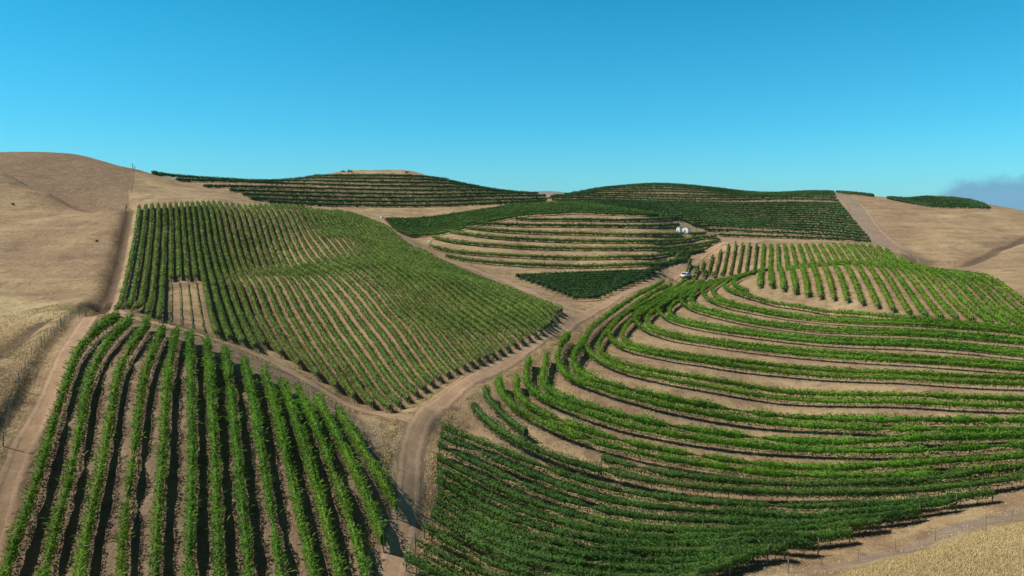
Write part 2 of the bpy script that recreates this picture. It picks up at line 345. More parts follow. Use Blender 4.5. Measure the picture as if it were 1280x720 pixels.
def vine_row(xy, label, group, fol, wid=1.0, lo=.75, hi=1.9, dens=1.0, trunks=0.0, stakes=0.0, shoots=0., ends=True, hose=False):
    xy = resample(xy, 1.0)
    if len(xy) < 4: return
    p3 = ground(xy)
    if wid > .3: ROWPTS.append(p3[::1, :2])
    mid = p3[0]; NROW[0] += 1; sd = NROW[0]
    root = empty('vine_row', tuple(mid)); tag(root, label, 'vine row', group)
    V, Q = foliage(p3, wid, lo, hi, dens, sd, shoots); V = V-mid
    link('foliage', mesh_np('foliage', V, Q, FOL[fol]), root)
    L = np.concatenate([[0], np.cumsum(np.hypot(*np.diff(p3[:, :2], axis=0).T))])
    def put(name, me, s_, sc=1, jit=0):
        q = [np.interp(s_, L, p3[:, i]) for i in range(3)]
        o = link(name, me, root); o.location = (q[0]-mid[0]+random.uniform(-jit, jit), q[1]-mid[1]+random.uniform(-jit, jit), q[2]-mid[2]); o.rotation_euler = (random.uniform(-.04, .04), random.uniform(-.04, .04), random.uniform(0, 6)); o.scale = (1, 1, sc)
    if trunks:
        ok = 0
        for s_ in np.arange(.8, L[-1]-.4, max(trunks, L[-1]/98)):
            q = [np.interp(s_, L, p3[:, i]) for i in range(2)]
            uu = 640+F*q[0]/max(q[1], 1)
            if q[1] < 135 and -40 < uu < 1320: put('trunk', ME_TRUNK, s_, lo/.9*1.05, .05)
    if stakes:
        for s_ in np.arange(3, L[-1]-2, max(stakes, L[-1]/98)):
            q = [np.interp(s_, L, p3[:, i]) for i in range(2)]; uu = 640+F*q[0]/max(q[1], 1)
            if q[1] < 135 and -40 < uu < 1320: put('stake', ME_STAKE, s_, 1)
    if ends:
        put('end_post', ME_END, 0); put('end_post', ME_END, L[-1])
    if hose:
        q = p3-mid; tq = np.gradient(q, axis=0); nq = np.stack([-tq[:, 1], tq[:, 0]], 1); nq /= np.hypot(nq[:, 0], nq[:, 1])[:, None]; rr = .02; vs = []
        for dx, dz in ((rr, 0), (0, rr), (-rr, 0), (0, -rr)): vs.append(np.column_stack([q[:, 0]+nq[:, 0]*dx, q[:, 1]+nq[:, 1]*dx, q[:, 2]+.5+dz]))
        R = np.stack(vs, 1).reshape(-1, 3); m = len(q); i0 = np.arange(m-1)[:, None]*4; k0 = np.arange(4)[None]; k1 = (k0+1) % 4
        link('drip_hose', mesh_np('drip_hose', R, np.stack([i0+k0, i0+k1, i0+4+k1, i0+4+k0], -1).reshape(-1, 4), M_HOSE), root)
    return root
def fan(guides, idx, y0=40, y1=560, it=8, hf=None):
    """rows interpolated in plan between traced guide rows"""
    tr = {i: resample(trace(g, y0, y1, it, hf), n=60) for i, g in guides.items()}; ks = sorted(tr); out = []
    for i in idx:
        a = max([k for k in ks if k <= i] or [ks[0]]); b = min([k for k in ks if k >= i] or [ks[-1]])
        t = 0 if a == b else (i-a)/(b-a); out.append(tr[a]*(1-t)+tr[b]*t)
    return out

# A: foreground left block
GA = {0:[(147,392),(118,413),(96,440),(82,478),(68,520),(45,600),(22,665),(-5,745)],
      1:[(163,396),(140,420),(121,448),(108,485),(100,530),(85,600),(66,670),(48,745)],
      2:[(184,401),(168,425),(152,452),(142,490),(134,540),(120,610),(105,680),(95,745)],
      3:[(204,408),(192,435),(180,470),(172,520),(165,580),(155,650),(148,745)],
      5:[(237,416),(238,450),(239,500),(240,560),(238,640),(235,745)],
      7:[(281,436),(286,470),(292,520),(300,600),(308,680),(314,745)],
      9:[(330,462),(342,500),(356,560),(372,630),(388,700),(398,745)],
      11:[(372,484),(392,525),(412,575),(432,630),(450,690),(460,722)],
      13:[(420,508),(445,545),(468,582),(486,612),(496,630)]}
for k, xy in enumerate(fan(GA, range(14), 40, 125, 2, lambda x, y: H0(x, y)+1.35)):
    vine_row(xy, f'leafy bright green vine row, {ordn(k+1)} from the left in the foreground left block', 'vine rows of the foreground left block', 'bright', .74, .42, 1.85, 1.15, 1.7, 6.8, 15, hose=False)
# B: domed slope block
tops = crom([(177,257),(212,254),(270,253),(330,254),(395,258),(430,264),(460,274),(470,280)], 10)
bots = crom([(149,387),(200,397),(266,415),(332,437),(440,502),(480,515),(500,513),(561,475),(645,437),(683,415),(697,397),(698,392)], 10)
kB = -.463
def onrow(curve_w, c):
    f = curve_w[:, 0]-kB*curve_w[:, 1]-c
    j = np.where(f[:-1]*f[1:] <= 0)[0]
    if len(j) == 0: return curve_w[np.argmin(np.abs(f))]
    j = j[0]; t = f[j]/(f[j]-f[j+1]+1e-12); return curve_w[j]*(1-t)+curve_w[j+1]*t
bw = cast(bots, 60, 170)
tw = {}
BR = []
for i in range(48):
    if True:
        c = cB(i); e0 = onrow(bw, c)
        if i < 13: e0 = (0, np.interp(i, [0, 4, 9, 13], [109, 101, 95, 93]))
        ytop = np.interp(i, [0, 4, 9, 13, 18, 21, 27, 31, 36, 41, 46, 47], [192, 199, 212, 221, 216, 219, 217, 217, 238, 255, 252, 250])
        ys = np.linspace(e0[1], ytop, 60); r_ = np.column_stack([c+kB*ys, ys])
    BR.append(r_)
    if 5 <= i <= 8:
        q = resample(r_, n=60); vs_ = 640+0*q[:, 0]
        z = Hf(q[:, 0], q[:, 1]); vv = 360-F*((z*UP[2]+q[:, 1]*UP[1])/(q[:, 1]*FW[1]+z*FW[2]))
        r_ = q[vv < 353]
        q2 = q[vv >= 353]
        if len(q2) > 3: vine_row(q2, f'thin young vine row in the bare patch, {ordn(i-4)} of four from the left', 'young vine rows in the bare patch', 'olive', .12, .1, .42, .22, 0, 0, 0)
    vine_row(r_, f'vine row on the broad domed slope, {ordn(i+1)} from the left of its block', 'vine rows of the domed slope block', 'olive', .8, .4, 1.35, 1.0)
# T: contour terraces
def extend(p, d):
    t = p[0]-p[2]; t /= np.hypot(*t); return np.vstack([p[0]+t*d, p[0]+t*d*.5, p]) if d else p
TT = [
 [(624,484),(624,498),(638,516),(658,529),(689,545),(726,559),(775,573),(847,588),(922,599),(965,604),(1060,608),(1113,607),(1176,604),(1238,600),(1300,594)],
 [(662,458),(657,478),(660,493),(677,506),(706,519),(745,532),(780,542),(836,554),(913,565),(980,571),(1040,575),(1113,576),(1197,573),(1300,566)],
 [(711,427),(702,438),(697,452),(698,467),(712,481),(745,494),(780,504),(824,516),(869,525),(924,534),(980,540),(1040,544),(1113,548),(1200,549),(1300,548)],
 [(830,355),(788,380),(758,402),(736,421),(729,438),(735,452),(755,462),(780,472),(824,482),(880,491),(936,500),(980,505),(1040,510),(1177,515),(1300,518)],
 [(858,354),(824,375),(796,390),(767,409),(759,421),(761,432),(775,440),(797,447),(836,454),(891,462),(958,469),(1040,478),(1138,483),(1216,487),(1300,489)],
 [(868,354),(840,370),(817,384),(798,395),(791,405),(795,414),(812,421),(843,428),(909,439),(968,446),(1060,455),(1177,462),(1300,470)],
 [(880,355),(861,367),(838,378),(823,388),(823,399),(836,406),(861,411),(914,421),(968,428),(1023,434),(1080,437),(1177,441),(1300,453)],
 [(897,354),(871,363),(853,373),(850,383),(859,390),(879,395),(900,400),(932,408),(986,416),(1041,421),(1080,423),(1138,425),(1216,430),(1300,437)],
 [(940,344),(918,349),(897,356),(879,366),(879,374),(886,381),(905,387),(941,394),(986,401),(1041,407),(1080,410),(1157,413),(1216,417),(1300,425)],
 [(954,342),(930,348),(910,356),(904,363),(914,370),(938,378),(968,384),(1008,390),(1041,395),(1080,399),(1157,406),(1216,411),(1300,419)]]
yr = [(55,130)]*3+[(60,260)]*7
for k, g in enumerate(TT):
    w = trace(g, *yr[k], it=3)
    ww = .92 if k < 3 else .7; hh = 1.78 if k < 3 else 1.55
    vine_row(w, f'bright contour vine row, lower row of the {ordn(k+1)} terrace pair counted from the bottom', 'bright green contour terrace rows', 'bright', ww, .55, hh, 1.0, 1.55, 0, 7, hose=k < 6)
    if k == 9: w = w[:40]
    vine_row(offset(extend(resample(w, n=90), 2.5 if k < 3 else 0), 2.3), f'bright contour vine row, upper row of the {ordn(k+1)} terrace pair counted from the bottom', 'bright green contour terrace rows', 'bright', ww, .5, hh, 1.0, 1.9 if k < 3 else 0, 0, 7)
vine_row(trace([(592,520),(609,537),(638,558),(677,577),(711,590),(752,601)], 60, 110, 3), 'short deep green row of bushy vines above the dark lower block', 'deep green contour rows between terraces and lower block', 'deep', 1.25, .6, 1.8, 1, 1.6)
vine_row(trace([(607,498),(610,508),(619,520),(638,538),(658,553)], 60, 110, 3), 'very short deep green vine row just left of the lowest terrace pair', 'deep green contour rows between terraces and lower block', 'deep', 1.0, .6, 1.8, 1, 1.6)
w = trace([(748,600),(790,610),(840,619),(900,625),(952,628),(1060,630),(1150,626),(1240,616),(1300,606)], 60, 110, 3)
vine_row(w, 'deep green contour row right of the bushy row, below the lowest terrace', 'deep green contour rows between terraces and lower block', 'deep', 1.15, .7, 1.8, 1, 1.6)
vine_row(offset(w, 2.2), 'second deep green contour row tucked under the lowest bright terrace', 'deep green contour rows between terraces and lower block', 'deep', 1.15, .7, 1.8, 1, 1.6)
# L: lower right block
GL = {0:[(553,545),(606,568),(672,594),(760,624),(830,636),(900,643),(1000,647),(1100,644),(1176,637),(1240,629)],
      3:[(547,586),(600,613),(672,645),(760,669),(850,678),(950,678),(1030,673),(1099,666)],
      6:[(548,630),(600,661),(650,683),(720,698),(800,704),(900,705),(981,701)],
      9:[(540,658),(590,691),(640,714),(700,729),(800,740),(860,734),(912,720)],
      12:[(508,714),(540,730),(600,748),(700,765),(780,770)]}
for k, xy in enumerate(fan(GL, range(13), 38, 110)):
    vine_row(xy, f'deep green vine row of the lower right block, {ordn(k+1)} counted downhill from its top', 'deep green vine rows of the lower right block', 'deep', 1.0, .65, 1.75, 1.0, 1.7, 0, 6)
# U: upper right block, straight rows over the rise
kU = .355
near = cast(crom([(868,350),(905,346),(935,341),(954,339)], 6), 180, 300)
near2 = cast(crom([(958,360),(988,368),(1022,375),(1059,380),(1096,387),(1134,395),(1173,401),(1211,404),(1246,410),(1268,413),(1300,420)], 6), 100, 190)
def rown(cw, c):
    f = cw[:, 0]-kU*cw[:, 1]-c; j = np.where(f[:-1]*f[1:] <= 0)[0]
    if len(j) == 0: return None
    j = j[0]; t = f[j]/(f[j]-f[j+1]+1e-12); return cw[j]*(1-t)+cw[j+1]*t
cnt = 0
for i in range(-9, 22):
    c = -1.6+2.72*i
    e = rown(near2, c) if i >= 0 else rown(near, c)
    if e is None: e = near2[0] if 0 <= i < 3 else (near[-1] if i < 0 and i > -4 else (near[0] if i < 0 else near2[-1]))
    yt = np.interp(i, [-9, -8, -7, -6, -5, 0, 14, 17, 19, 21], [259, 265, 272, 277, 281, 280, 281, 272, 240, 190])
    if yt-e[1] < 8: continue
    ys = np.linspace(e[1], yt, 70); cnt += 1
    vine_row(np.column_stack([c+kU*ys, ys]), f'vine row crossing the upper right rise, {ordn(cnt)} from the left of its block', 'vine rows of the upper right block', 'lime' if i >= 0 else 'olive', *((1.2, .4, 1.4) if i >= 0 else (.7, .4, 1.4)), .95, 1.7 if i >= 0 else 0)
# C: triangle
a = np.array([(645,349),(700,346),(760,343.5),(826,341.5)])
NT = 12
for k in range(NT):
    t = k/(NT-1); L_ = np.array([645,349])*(1-t)+np.array([716,376])*t; R_ = np.array([826,341.5])*(1-t)+np.array([750,375])*t
    M_ = (L_+R_)/2+np.array([0, 1.5*t])
    vine_row(trace([tuple(L_), tuple(M_), tuple(R_)], 130, 240, 3), f'dark vine row in the triangular centre block, {ordn(k+1)} from its back edge', 'dark vine rows of the triangular block', 'dark', 1.1, .4, 1.7, .8)
# M: middle hill terraces
MM = [[(557,323),(592,329),(639,333),(730,336),(767,335),(814,333),(857,327)],
      [(537,310),(561,316),(608,321),(671,324),(730,325),(767,325),(829,322),(879,314)],
      [(541,299),(561,304),(608,309),(671,312.5),(730,313.5),(782,314),(829,313),(861,309),(898,302)],
      [(563,292),(592,297),(639,301),(730,304),(798,305),(853,302),(895,297)],
      [(583,287),(624,291),(686,293.5),(730,294.5),(782,296),(853,295)],
      [(599,282),(639,283.6),(686,284),(730,284.3),(767,285),(814,285),(848,283)],
      [(644,276),(671,277),(730,277),(775,278),(817,276.5),(846,274)]]
for k, g in enumerate(MM):
    w = trace(g, 200, 335, 6)
    vine_row(w, f'terrace vine row on the middle hill, {ordn(k+1)} counted up from its foot', 'terrace vine rows of the middle hill', 'olive' if k < 5 else 'deep', 1.6, .2, 1.65, .9)
    if False: vine_row(offset(w[3:-3], 1.9), f'back companion of the middle hill terrace row, {ordn(k+1)} counted up from its foot', 'terrace vine rows of the middle hill', 'deep', 1.3, .3, 1.7, .7)
for k, g in enumerate([[(862,294.5),(872,294.5),(882,294)], [(868,322),(882,317),(897,307)], [(850,328),(862,324),(876,318)]][:1]):
    vine_row(trace(g, 280, 340, 2), 'tiny stub of vine row right of the white sheds', 'short stub rows near the sheds', 'deep', 1.1, .3, 1.7, .8)
vine_row(trace([(838,320),(858,317),(880,311),(900,302.5)], 240, 320, 2), 'short dark vine row at the road bend below the white sheds', 'short stub rows near the sheds', 'dark', 1.1, .3, 1.7, .8)
vine_row(trace([(820,331),(840,329),(862,323)], 220, 300, 2), 'short dark vine row where the middle hill meets the road', 'short stub rows near the sheds', 'dark', 1.1, .3, 1.7, .8)
# G: smooth green patch on the middle hill
GG = {0:[(512,297),(547,294.5),(582,288),(607,280),(640,273.5),(655,271),(730,267.5),(751,269.5),(822,270.5)],
      5:[(497,291),(540,285),(582,277),(625,267),(660,262),(720,259),(770,263),(819,269)],
      11:[(483,277),(532,275),(582,268),(640,259),(686,255),(730,254.5),(766,260),(816,268.5)]}
for k, xy in enumerate(fan(GG, range(12), 240, 345, 6)):
    vine_row(xy, f'green vine row crowning the middle hill, {ordn(k+1)} counted up from the patch edge', 'vine rows of the smooth green patch', 'deep', 1.7, .3, 1.7, .75)
# FL: far left hill
FLr = [[(336,254),(385,257),(440,258.5),(532,259),(605,256.5),(682,253)],
 [(314,250),(370,252),(440,253.5),(532,254),(605,252),(684,250)],
 [(304,245),(370,247),(440,248.5),(532,249.5),(613,247),(682,246)],
 [(288,240),(360,242),(440,243.5),(532,245),(613,243.5),(672,243)],
 [(255,234.5),(340,236),(440,238.5),(532,240),(603,239.5),(662,241.5)],
 [(221,226),(302,229),(440,233.5),(532,235),(603,236.5),(642,240)],
 [(196,218),(230,222),(302,225.5),(440,228.8),(532,230.5),(592,233),(622,237)],
 [(192,215),(240,220.5),(302,223.5),(381,224),(440,224.4),(532,226.5),(575,229.5),(600,233)],
 [(383,222),(440,220.7),(521,221.9),(560,226)]]
for k, g in enumerate(FLr):
    w = trace(g, 290, 470, 6)
    vine_row(w, f'dark terrace vine row on the far left hill, {ordn(k+1)} counted up from its foot', 'terrace vine rows of the far left hill', 'dark', 2.1, .1, 1.8, .9)
    if False: vine_row(offset(w[4:-4], 2.4), f'rear companion of the far left hill terrace row, {ordn(k+1)} counted up from its foot', 'terrace vine rows of the far left hill', 'dark', 1.6, .2, 1.9, .8)
# FR: far right hill
FRg = {0:[(899,295.5),(970,298),(1042,300.5),(1089,304)], 1:[(882,288.5),(970,292.5),(1042,296),(1087,300.5)], 2:[(865,282.5),(970,287.5),(1030,291),(1084,296)],
       12:[(690,252),(760,251.5),(850,254),(920,255.5),(990,254.5),(1050,256)], 13:[(686,249),(760,248.5),(850,251.5),(920,251.5),(990,250),(1048,252)],
       15:[(690,246),(760,244),(850,246),(920,246.5),(990,245.5),(1044,246)], 19:[(738,238),(775,234),(815,232),(850,233),(900,237.5),(960,243.5),(1005,241),(1043,241.5)],
       21:[(760,233.5),(785,231.5),(815,230),(850,231),(900,236),(960,241.5),(1005,239),(1040,239)]}
for k, xy in enumerate(fan(FRg, [0, 1, 2, *np.linspace(2.8, 12, 13), 13, 14.2, 15.2, *np.linspace(16.2, 21, 7)], 300, 520, 6)):
    vine_row(xy, f'dark vine row on the far right hill, {ordn(k+1)} counted up from its foot', 'vine rows of the far right hill', 'dark', 1.8, .2, 1.6, .8)
for k in range(4):
    t = k/3
    vine_row(trace([(1045,240.5+t*1.0),(1068,240.5+t*3.5),(1092,245.5+t*.8)], 400, 500, 3), f'dark vine row at the skyline right of the far hill, {ordn(k+1)} from the top', 'skyline vine rows right of the far hill', 'dark', 1.5, .3, 1.7, .8)
for k in range(8):
    t = k/7; lo_ = np.array([(1109,249),(1142,255.5),(1170,260),(1212,260.8),(1238,261.5)]); hi_ = np.array([(1113,248.5),(1135,249.5),(1160,247.5),(1205,250.5),(1230,256.5)])
    vine_row(trace([tuple(q) for q in lo_*(1-t)+hi_*t], 380, 475, 3), f'dark vine row of the small far right hilltop block, {ordn(k+1)} from its front', 'vine rows of the small hilltop block', 'dark', 1.5, .3, 1.7, .8)

# ------------------------------------------------------------------ ground sheet
def steps():
    ys = [-300, -200, -120, -70, -35, -10, 5, 15, 22, 28, 33]; y = 36.0
    while y < 560: ys.append(y); y *= 1.0052
    while y < 1100: ys.append(y); y *= 1.015
    while y < 8000: ys.append(y); y *= 1.12
    return np.array(ys)
YS = steps(); c_ = np.linspace(-1, 1, 861); SX = c_*.74
SX = np.concatenate([-np.geomspace(2.2, .76, 24), SX, np.geomspace(.76, 2.2, 24)])
XX = SX[None]*(np.maximum(YS, 45)[:, None]+50); YY = np.broadcast_to(YS[:, None], XX.shape)
Z = Hf(XX, YY).reshape(XX.shape)
xf, yf = XX.ravel(), YY.ravel()
kd = kdtree.KDTree(sum(len(r_) for r_ in ROWPTS)); i_ = 0
for r_ in ROWPTS:
    for q in r_: kd.insert((q[0], q[1], 0), i_); i_ += 1
kd.balance()
inb = (yf > 40) & (yf < 520) & (np.abs(xf) < .8*yf+20)
drow = np.full(len(xf), 30.0)
odd = (np.arange(len(xf)) % len(SX)) % 2 == 1
q_ = inb & (~odd | (yf < 130))
for i in np.where(q_)[0]: drow[i] = kd.find((xf[i], yf[i], 0))[2]
f_ = np.where(inb & ~q_)[0]; drow[f_] = .5*(drow[f_-1]+drow[np.minimum(f_+1, len(xf)-1)])
rel = (vnoise(xf, yf, 2.2, 1)-.5)*.14+(vnoise(xf, yf, .9, 2)-.5)*.07+(vnoise(xf, yf, 9, 3)-.5)*.5*np.clip(drow/6, 0, 1)+(vnoise(xf, yf, 34, 5)-.5)*2.6*np.clip((drow-6)/25, 0, 1)+(vnoise(xf, yf, 13, 6)-.5)*1.1*np.clip((drow-5)/12, 0, 1)+(vnoise(xf, yf, 4.5, 7)-.5)*.35*np.clip((drow-4)/6, 0, 1)
rel = np.where(yf < 36, 0, rel)*np.where(drow < 1.3, .3, 1)
Z = Z+rel.reshape(Z.shape)
def inpoly(poly):
    m = np.zeros(len(xf), bool); n_ = len(poly); bx = (xf >= poly[:, 0].min()) & (xf <= poly[:, 0].max()) & (yf >= poly[:, 1].min()) & (yf <= poly[:, 1].max())
    X, Y = xf[bx], yf[bx]; mm = np.zeros(len(X), bool)
    for i in range(n_):
        x1, y1 = poly[i]; x2, y2 = poly[(i+1) % n_]
        cnd = ((y1 > Y) != (y2 > Y)) & (X < (x2-x1)*(Y-y1)/(y2-y1+1e-12)+x1); mm ^= cnd
    m[bx] = mm; return m
def blur(a, it=6):
    a = a.reshape(XX.shape).astype(float)
    for _ in range(it):
        a[1:-1] = (a[:-2]+2*a[1:-1]+a[2:])/4; a[:, 1:-1] = (a[:, :-2]+2*a[:, 1:-1]+a[:, 2:])/4
    return a.ravel()
grass = np.zeros(len(xf))
def wpoly(pts): return np.array([wp(*p)[:2] for p in pts])
grass += inpoly(np.array([(-900,20),(-40,20),(-46,52),*[tuple(q) for q in offset(TRACK[::6], 2.2)],tuple(wp(140,370,115)[:2]),tuple(wp(150,310,158)[:2]),tuple(wp(165,256,196)[:2]),tuple(wp(160,235,260)[:2]),tuple(wp(172,215,320)[:2]),(-170,420),(-900,500)]))
grass += inpoly(wpoly([(1062,252,430),(1100,295,335),(1150,330,272),(1210,338,210),(1290,385,150),(1900,420,140),(1900,250,520),(1100,246,500)]))
grass += inpoly(np.array([tuple(wp(1040,725,56)[:2]),tuple(wp(1190,690,58.5)[:2]),tuple(wp(1290,664,60)[:2]),(140,62),(140,10),(10,20),(5,46)]))
grass = blur(np.clip(grass, 0, 1), 5)
grey = blur(inpoly(wpoly([(1045,243,470),(1062,244,465),(1090,270,380),(1150,330,275),(1135,322,285),(1089,306,312)])) |
            inpoly(wpoly([(950,722,58),(1110,680,63),(1290,628,70),(1290,655,66),(1100,705,60)])) , 4)
tillage = blur(inpoly(np.vstack([cast([(147,380),(240,405),(320,445),(430,500),(500,620),(470,760)], 38, 125), cast([(-40,760),(60,500),(96,420)], 38, 125)])), 4)
me = mesh_np('ground', np.column_stack([xf, yf, Z.ravel()]),
   (lambda R_, K_: (np.arange(R_-1)[:, None]*K_+np.arange(K_-1)[None])[..., None]+np.array([0, 1, K_+1, K_]))(len(YS), len(SX)).reshape(-1, 4), None or simple('tmp', (.3,.2,.1)), True)
ca_ = me.color_attributes.new('zones', 'FLOAT_COLOR', 'POINT')
ca_.data.foreach_set('color', np.column_stack([grass, grey, np.clip(drow/3, 0, 1), tillage]).astype(np.float32).ravel())
brown = blur(inpoly(wpoly([(0,219,240),(60,244,227),(110,263,215),(150,290,185),(162,250,230),(167,213,315),(80,194,345),(-150,185,345),(-150,215,260)])), 6)
pale = blur(inpoly(wpoly([(-120,372,118),(0,362,120),(70,372,115),(125,388,106),(60,398,101),(0,404,100),(-120,410,98)])), 6)
gul = np.zeros(len(xf))
for g_, w_ in zip(GULLY, (3.2, 1.6, 1.3)): gul = np.maximum(gul, np.exp(-(pdist(xf, yf, g_)[0]/w_)**2))
cb_ = me.color_attributes.new('zones_b', 'FLOAT_COLOR', 'POINT'); cb_.data.foreach_set('color', np.column_stack([brown, pale, gul, brown*0+1]).astype(np.float32).ravel())
gm, nt, b = newmat('dry_hill_ground'); g = nd(nt, 'ShaderNodeNewGeometry'); pos = g.outputs['Position']
at = nd(nt, 'ShaderNodeAttribute', attribute_name='zones'); sp = nd(nt, 'ShaderNodeSeparateColor'); nt.links.new(at.outputs['Color'], sp.inputs[0])
DIRT_A, DIRT_B = (.225,.148,.086), (.335,.235,.137)
n1 = noise(nt, pos, .05, 6, .6); n2 = noise(nt, pos, .5, 6, .65); n3 = noise(nt, pos, 4, 4, .6); nb = noise(nt, pos, .018, 4, .55)
dirt = mix(nt, ramp(nt, n2, .35, .65), DIRT_A, DIRT_B)
dirt = mix(nt, mth(nt, 'MULTIPLY', ramp(nt, n1, .45, .65), .6), dirt, (.42,.31,.18))
mp = nd(nt, 'ShaderNodeMapping'); mp.inputs['Scale'].default_value = (.035,.035,1.3); nt.links.new(pos, mp.inputs[0])
n4 = noise(nt, mp.outputs[0], 1.0, 6, .6)
gr = mix(nt, ramp(nt, n1, .35, .65), (.29,.195,.11), (.41,.295,.16))
gr = mix(nt, mth(nt, 'MULTIPLY', ramp(nt, nb, .42, .6), .7), gr, (.25,.16,.1))
gr = mix(nt, mth(nt, 'MULTIPLY', ramp(nt, n4, .5, .62), .3), gr, (.43,.32,.175))
gr = mix(nt, mth(nt, 'MULTIPLY', ramp(nt, n4, .46, .38), .3), gr, (.2,.135,.09))
gr = mix(nt, mth(nt, 'MULTIPLY', ramp(nt, n2, .58, .75), .5), gr, (.18,.12,.08))
n5 = noise(nt, pos, 1.4, 5, .7); at2 = nd(nt, 'ShaderNodeAttribute', attribute_name='zones_b'); sp2 = nd(nt, 'ShaderNodeSeparateColor'); nt.links.new(at2.outputs['Color'], sp2.inputs[0])
gr = mix(nt, mth(nt, 'MULTIPLY', sp2.outputs[0], .95), gr, mix(nt, ramp(nt, n2, .3, .7), (.145,.095,.066), (.24,.16,.1)))
gr = mix(nt, mth(nt, 'MULTIPLY', sp2.outputs[1], .7), gr, (.5,.4,.22))
n6 = noise(nt, pos, .13, 5, .65)
gr = mix(nt, mth(nt, 'MULTIPLY', ramp(nt, n6, .5, .66), .6), gr, (.17,.115,.075))
gr = mix(nt, mth(nt, 'MULTIPLY', ramp(nt, n5, .48, .68), .65), gr, (.15,.105,.07))
gr = mix(nt, mth(nt, 'MULTIPLY', ramp(nt, n5, .52, .3), .35), gr, (.5,.4,.23))
n7 = noise(nt, pos, .32, 6, .7)
dirt = mix(nt, mth(nt, 'MULTIPLY', ramp(nt, n6, .44, .6), .65), dirt, (.42,.32,.17))
dirt = mix(nt, mth(nt, 'MULTIPLY', ramp(nt, n7, .5, .64), .6), dirt, (.16,.105,.07))
gr = mix(nt, mth(nt, 'MULTIPLY', ramp(nt, n7, .5, .66), .3), gr, (.2,.135,.085))
gr = mix(nt, mth(nt, 'MULTIPLY', ramp(nt, n7, .47, .36), .18), gr, (.5,.39,.21))
dirt = mix(nt, mth(nt, 'MULTIPLY', ramp(nt, n5, .5, .7), .5), dirt, (.16,.11,.075))
gulf = ramp(nt, mth(nt, 'ADD', sp2.outputs[2], mth(nt, 'MULTIPLY', mth(nt, 'SUBTRACT', n5, .5), 1.0)), .35, .8)
zfac = lambda ch: ramp(nt, mth(nt, 'ADD', sp.outputs[ch], mth(nt, 'MULTIPLY', mth(nt, 'SUBTRACT', n2, .5), .7)), .35, .65)
col = mix(nt, zfac(0), dirt, gr)
col = mix(nt, mth(nt, 'MULTIPLY', zfac(1), .8), col, mix(nt, ramp(nt, n2, .3, .7), (.22,.165,.125), (.29,.225,.17)))
col = mix(nt, mth(nt, 'MULTIPLY', at.outputs['Alpha'], .8), col, mix(nt, ramp(nt, n2, .35, .65), (.13,.092,.066), (.23,.165,.112)))
col = mix(nt, mth(nt, 'MULTIPLY', gulf, .8), col, (.1,.07,.05))
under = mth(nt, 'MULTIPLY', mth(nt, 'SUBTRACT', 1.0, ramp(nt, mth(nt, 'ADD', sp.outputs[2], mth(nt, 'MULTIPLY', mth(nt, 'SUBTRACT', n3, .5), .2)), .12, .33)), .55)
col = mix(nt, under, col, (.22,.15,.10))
col = mix(nt, mth(nt, 'MULTIPLY', ramp(nt, n3, .5, .75), .25), col, (.16,.12,.08))
nt.links.new(col, b.inputs['Base Color']); b.inputs['Roughness'].default_value = .95; b.inputs['Specular IOR Level'].default_value = .1
bp = nd(nt, 'ShaderNodeBump'); bp.inputs['Strength'].default_value = .9; bp.inputs['Distance'].default_value = .4
nt.links.new(mth(nt, 'ADD', mth(nt, 'MULTIPLY', n2, 1.0), mth(nt, 'MULTIPLY', n3, .35)), bp.inputs['Height']); nt.links.new(bp.outputs[0], b.inputs['Normal'])
me.materials[0] = gm; go = link('ground', me); tag(go, kind='structure')
GZ = Z
def gz(x, y):
    """height on the finished sheet"""
    x = np.asarray(x, float); y = np.asarray(y, float)
    j = np.clip(np.searchsorted(YS, y)-1, 0, len(YS)-2); ty = (y-YS[j])/(YS[j+1]-YS[j])
    def at_(jj):
        s_ = x/(np.maximum(YS[jj], 45)+50); k = np.clip(np.searchsorted(SX, s_)-1, 0, len(SX)-2); t = (s_-SX[k])/(SX[k+1]-SX[k])
        return GZ[jj, k]*(1-t)+GZ[jj, k+1]*t
    return at_(j)*(1-ty)+at_(j+1)*ty

